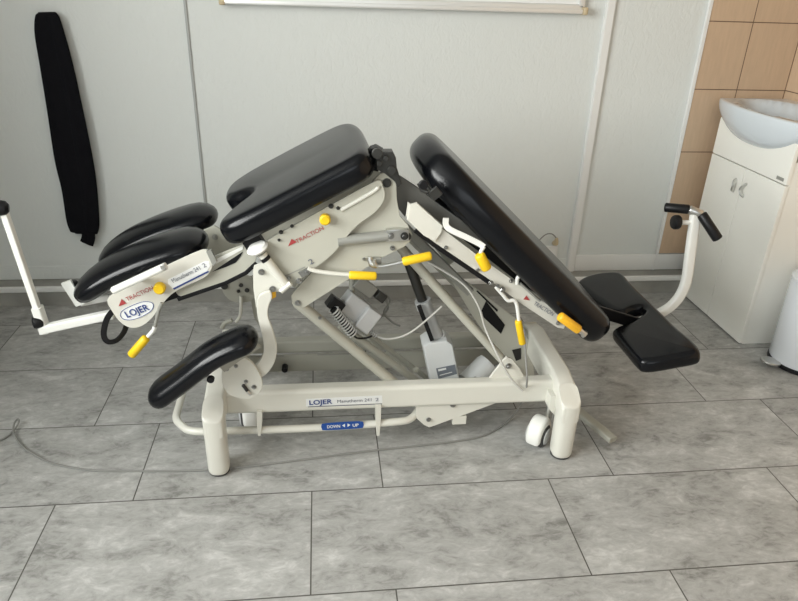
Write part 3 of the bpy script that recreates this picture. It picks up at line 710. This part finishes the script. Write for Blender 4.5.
tube('rail_groove', [P(117, 289.5, 1.636), P(158, 270.5, 1.636)], .002, greym, sr_, seg=8)
disc('bolt', P(163.5, 267, 1.636), (0, -1, 0), .008, .005, steel, sr_)
tube('rail_mount', [P(140, 279, 1.66), P(140, 279, 1.70)], .007, steel, sr_)
llv = lever([(162, 303), (159, 310), (156, 322), (154, 329), (148.5, 336)], 1.680, .005, (147, 337), (130.5, 356), .0125, greym)
tube('lever_sleeve', [P(155, 326.5, 1.680), P(153.5, 330.5, 1.680), P(148, 336.5, 1.680)], .0062, whitem, llv)
# frame plates of the leg section towards the seat
lf = plate('leg_frame', smooth_px([(176, 288), (196, 268), (212, 258), (240, 246), (249, 244), (256, 251), (256, 260), (250, 268), (240, 274), (222, 283), (200, 290), (182, 297)], 3), 1.712, .010, cream, T_)
decal('black_slot', [(212, 272), (243, 251.5), (241, 256), (236, 262.5), (226, 267)], 1.711, blackp, lf); decal('white_strip', [(214, 265), (214, 260), (243, 246), (243, 249.5)], 1.7105, whitem, lf)
bar('black_strip', [P(178, 299, 1.715), P(200, 291.5, 1.715), P(225, 283, 1.715), P(246, 272.5, 1.715), P(256, 263, 1.715)], .012, .010, blackp, lf, up=Vector((0, 1, 0)))  # thin black strip along the lower edge of the leg frame
bar('black_strip', [P(152, 303, 1.745), P(168, 297, 1.735), P(184, 292, 1.73)], .02, .010, blackp, lf, up=Vector((0, 1, 0)))
plate('grey_clip', [(206, 252), (211, 250), (217, 262), (213, 267)], 1.686, .012, greym, T_)
ft_ = plate('leg_frame', [(200, 232), (214, 226), (226, 232), (244, 246), (236, 254), (216, 256), (206, 248)], 1.93, .010, cream, T_); bolt(215, 237, 1.928, .009, ft_, greym)
box('leg_frame_tube', P(120, 290, 1.8).x, P(205, 262, 1.8).x, 1.9, 1.93, P(160, 285, 1.9).z-.02, P(160, 285, 1.9).z+.01, cream, T_, r=.004)
tube('strap', [P(112.5, 311, 1.70), P(107, 319, 1.70), P(104, 330, 1.70), P(104.5, 338, 1.70), P(109, 342, 1.70), P(117, 340, 1.71), P(124, 332, 1.72), P(127, 323, 1.72)], 1, blackp, T_, smooth_k=5, sec=rect_sec(.016, .0045, .3), up=DY)
# foot-end traction bar and strap bracket
fa = bar('traction_arm', [P(113, 314, 1.735), P(80, 321, 1.735), P(43, 329, 1.735)], .026, .024, whitem, T_)
tube('arm_screw', [P(113, 307, 1.71), P(113, 316, 1.71)], .007, steel, fa)
fp_ = bar('traction_post', [P(45, 331, 1.74), P(24, 270, 1.74), P(4.5, 213, 1.74)], .020, .017, whitem, T_)
bar('post_socket', [P(45.5, 332, 1.74), P(37, 307, 1.74)], .030, .025, whitem, fp_)
def knob3(c, d, r, h, parent, m=blackp):
    c = Vector(c); v, f = lathe_vf([(r*.5, 0), (r*.9, h*.12), (r, h*.3), (r, h*.7), (r*.88, h*.92), (r*.4, h)], 32)
    return link('knob', *xf((v, f), align(c, d)), m, parent)
knob3(P(44, 321, 1.74), (-.9, -.45, .05), .018, .030, fp_)
knob3(P(9, 208, 1.74), (-1, -.25, .1), .020, .060, fp_)
bar('foot_bracket', [P(66, 281.5, 1.80), P(81, 304.5, 1.80)], .030, .010, whitem, T_, up=DY)
disc('bracket_cap', P(75, 284, 1.82), (-.3, -1, .3), .013, .02, blackp, T_)
bar('foot_bracket_arm', [P(80, 303, 1.81), P(110, 297, 1.84)], .02, .010, whitem, T_, up=DY)

# --- seat cushion (planform with a notch at the foot side)
SA = math.radians(27.7); U = Vector((math.cos(SA), 0, math.sin(SA))); Nn = Vector((-U.z, 0, U.x)); TH = .074
O_ = P(376, 177, 1.66) + Nn*TH
def plan(o, u, pts): return [Vector((o.x, 0, o.z))+u*a+Vector((0, b_, 0)) for a, b_ in pts]
YS0, YS1 = 1.645, 2.14; LS = -.432
sp_pts = smooth_px([(LS+.05, YS0+.006), (LS+.14, YS0), (LS+.28, YS0), (-.055, YS0), (-.010, YS0+.012), (.010, YS0+.055), (.012, 1.80), (.010, 1.90), (.004, 2.01), (-.012, YS1-.055), (-.05, YS1-.012), (-.11, YS1+.002), (-.22, YS1+.006), (-.33, YS1), (LS+.04, YS1-.012), (LS-.012, YS1-.05), (LS-.026, YS1-.11), (LS-.018, YS1-.17), (LS+.012, YS1-.212), (LS+.055, YS1-.235), (LS+.085, 1.865), (LS+.078, 1.83), (LS+.050, 1.80), (LS+.02, 1.765), (LS+.0, 1.725), (LS+.0, 1.69), (LS+.015, YS0+.022)], 5)
link('seat_cushion', *puff(plan(O_, U, sp_pts), -Nn, TH, .029, 7), leather, T_, sharp=60)
bar('cushion_edge', [P(246, 246, 1.70), P(262, 238, 1.70)], .05, .03, blackp, T_, up=DY)

# --- back cushion and its frame
BA = math.radians(43.3); U2 = Vector((math.cos(BA), 0, -math.sin(BA))); N2 = Vector((-U2.z, 0, U2.x)); T2 = .100
O2 = N2*.942
YC2 = 1.892
half = [(-.463, .0), (-.460, .05), (-.450, .10), (-.435, .145), (-.395, .18), (-.34, .207), (-.26, .228), (-.16, .243), (-.04, .248), (.10, .248), (.22, .248), (.275, .240), (.31, .215), (.328, .17), (.333, .09), (.334, 0)]
bk = smooth_px([(a, YC2+b_) for a, b_ in half] + [(a, YC2-b_) for a, b_ in reversed(half[1:-1])], 4)
link('back_cushion', *puff(plan(O2, U2, bk), -N2, T2, .042, 8), leather, T_, sharp=60)
bf = plate('back_side_panel', [(408, 202), (421, 211), (443, 229), (480, 257), (520, 285), (560, 313), (567, 321), (564, 329), (558, 328), (520, 303), (487, 278), (435, 243), (420, 232), (406, 216)], 1.700, .008, panelm, T_)
plate('back_side_panel', [(418, 195), (443, 215), (520, 272), (566, 306), (568, 318), (520, 290), (432, 232), (412, 212)], 2.10, .008, cream, T_)
plate('rail_box', [(410, 205), (417, 203), (443, 226), (442, 232), (435, 242), (424, 236), (407, 220)], 1.690, .012, enamel, bf, b=.003)
bar('black_strip', [P(415, 230.5, 1.705), P(440, 249, 1.705), P(487, 281, 1.705), P(492, 284, 1.705)], .012, .011, blackp, bf, up=DY)
us = plate('back_support', [(388, 180), (400, 176), (418, 188), (436, 202), (470, 226), (484, 240), (480, 246), (440, 222), (412, 203), (405, 217), (396, 206)], 1.74, .012, shade_m, T_)
plate('back_support', [(438, 206), (448, 206), (520, 262), (580, 312), (576, 320), (520, 284), (440, 222)], 1.78, .30, blackp, T_, b=.004)
text_on('TRACTION', (533, 304.5), (552, 316), 1.699, .018, inkgrey, bf)
decal('warning_triangle', [(523.5, 299.5), (526.5, 295.5), (530, 300.5)], 1.6985, inkred, bf)
for q in ((446, 247.5, .006), (511, 281, .006), (558, 323, .007), (478, 270, .005)): bolt(q[0], q[1], 1.699, q[2], bf, steel)
# flat lever near the top of the back section
l1 = bar('lever', [P(446, 218, 1.675), P(446, 225, 1.675), P(451, 230, 1.672), P(466, 237, 1.668), P(479, 243.5, 1.665), P(484, 247, 1.662)], .016, .005, whitem, T_, up=DY, smooth_k=3)
tube('lever_neck', [P(484, 246.5, 1.662), P(481, 251, 1.662), P(480, 256, 1.662)], .0055, whitem, l1)
capsule('grip', P(478.5, 253.5, 1.66), P(487.5, 270, 1.66), .0150, yellow, l1)
lever([(496, 287), (503, 295), (508, 300.5), (514, 300.5), (517, 306), (519, 322)], 1.690, .0056, (518, 320), (522.5, 344.5), .0105, whitem)
tube('hook_rod', [P(521, 275, 1.685), P(517.5, 278, 1.685), P(517, 284, 1.69)], .0055, whitem, T_, smooth_k=4); tube('guide_rod', [P(520, 283, 1.69), P(540, 301, 1.69)], .004, greym, T_)
for q in ((491, 283, .008), (502, 289.5, .010), (498, 286, .006)): bolt(q[0], q[1], 1.69, q[2], bf, steel)
pg = capsule('grip', P(559, 315.5, 1.622), P(579.5, 330.5, 1.622), .0140, orange, T_)
ps = tube('grip_pin', [P(577, 328, 1.622), P(584, 333.5, 1.622)], .008, steel, pg); disc('pin_nut', P(583, 333, 1.624), (.7, -.3, -.55), .0115, .010, steel, pg, seg=6)
bar('cushion_catch', [P(432, 190, 1.66), P(438, 197, 1.66)], .03, .012, darkst, T_, up=DY); tube('catch_hook', [P(419, 183, 1.67), P(422, 190, 1.665), P(428, 192, 1.66)], .006, darkst, T_)
disc('knob', P(423, 184, 1.66), (0, -1, 0), .012, .014, blackp, T_)

# --- head cushion (horseshoe) and its carrier
ph = math.radians(13.5); hn = Vector((-math.sin(ph), 0, math.cos(ph))); hp = Vector((.972, 1.68, .352))
hpx = smooth_px([(576.5, 283), (581, 277), (594, 272.5), (608, 270.5), (618, 270.5), (624, 273), (631, 281), (641, 291), (652, 301), (663, 311.5), (677, 325), (691, 336.5), (698.5, 344), (700, 350), (694, 353), (678, 356), (656, 360), (642, 360.5), (635, 356), (623, 342), (613.5, 331), (613, 327.5), (619, 324), (630, 320), (639, 315), (644, 309.5), (641, 306), (633, 307), (624, 311), (613, 309), (598, 299), (584, 289)], 4)
hc = link('head_cushion', *puff([PN(x, y, hp, hn) for x, y in hpx], -hn, .055, .022, 6), leather, T_, sharp=60)
hb_ = [PN(x, y, hp-hn*.062, hn) for x, y in smooth_px([(618, 340), (622, 334), (640, 322), (652, 312), (640, 303), (622, 306), (604, 302), (612, 290), (630, 288), (650, 303), (668, 320), (684, 338), (678, 348), (650, 352), (640, 352)], 3)]
link('cushion_board', *puff(hb_, -hn, .012, .002, 2), blackp, T_)
hk_ = Vector((.80, 1.91, P(600, 318, 1.91).z))
bar('head_bar', [P(560, 300, 1.90), P(600, 312, 1.90), P(640, 324, 1.92)], .04, .012, blackp, T_, up=DY)
# traction handle rising beside the cabinet
YH = 1.95
tp_ = bar('traction_handle', [P(640, 322, YH), P(654, 316, YH), P(667, 309, YH), P(676, 301, YH), P(683, 290, YH), P(687, 277, YH), P(690, 255, YH), P(695.5, 214, YH)], .034, .026, whitem, T_, smooth_k=5, up=DY, c=.35)
cj = P(697, 210, YH)
jn = capsule('handle_joint', P(688, 209, YH+.01), P(703, 215, YH-.01), .0145, steel, tp_)
capsule('grip', P(664, 207.2, YH+.05), P(690, 209.5, YH+.01), .0155, blackp, tp_, e_=.35); capsule('grip', P(701, 213.5, YH-.01), P(718.5, 240, YH-.06), .0165, blackp, tp_, e_=.35)
tube('knob_stem', [P(692, 222.5, YH), P(680, 222.5, YH)], .008, whitem, tp_)
knob3(P(680, 222.3, YH), (-1, 0, .02), .0235, .026, tp_)
pc = PCORD
tube('power_cord', pc, .0032, cabledk2, T_, seg=8, smooth_k=6)
for c in T_.children:
    c.matrix_parent_inverse = Matrix.Translation(-T_.location)
    if c.type == 'EMPTY':
        for g in c.children: g.matrix_parent_inverse = Matrix.Translation(-c.location)




# ------------------------------------------------------------------ light
w = bpy.data.worlds.new('world'); S.world = w; w.use_nodes = True
w.node_tree.nodes['Background'].inputs[0].default_value = (.80, .90, 1, 1); w.node_tree.nodes['Background'].inputs[1].default_value = .6
def area(name, loc, target, sx, sy_, power, col):
    l = bpy.data.lights.new(name, 'AREA'); l.shape = 'RECTANGLE'; l.size = sx; l.size_y = sy_; l.energy = power; l.color = col
    o = bpy.data.objects.new(name, l); COL.objects.link(o); o.location = loc
    o.rotation_euler = (Vector(target)-Vector(loc)).to_track_quat('-Z', 'Y').to_euler(); return o
l1_ = area('window_and_fill_light', (XL-.09, (WY0+WY1)/2, (WZ0+WZ1)/2), (XL+3, (WY0+WY1)/2, (WZ0+WZ1)/2), WY1-WY0, WZ1-WZ0, 98, (.985, 1, .97)); l1_.data.spread = math.radians(150)
area('window_and_fill_light', ((WX0+WX1)/2, YF-.09, (VZ0+VZ1)/2), ((WX0+WX1)/2, 1.2, (VZ0+VZ1)/2), WX1-WX0, VZ1-VZ0, 9, (.94, .98, 1))  # weak fill light added behind the camera, brightens the floor foreground

vs = S.view_settings; vs.view_transform = 'Standard'; vs.look = 'None'; vs.exposure = 0.68; vs.gamma = 1; vs.use_curve_mapping = False
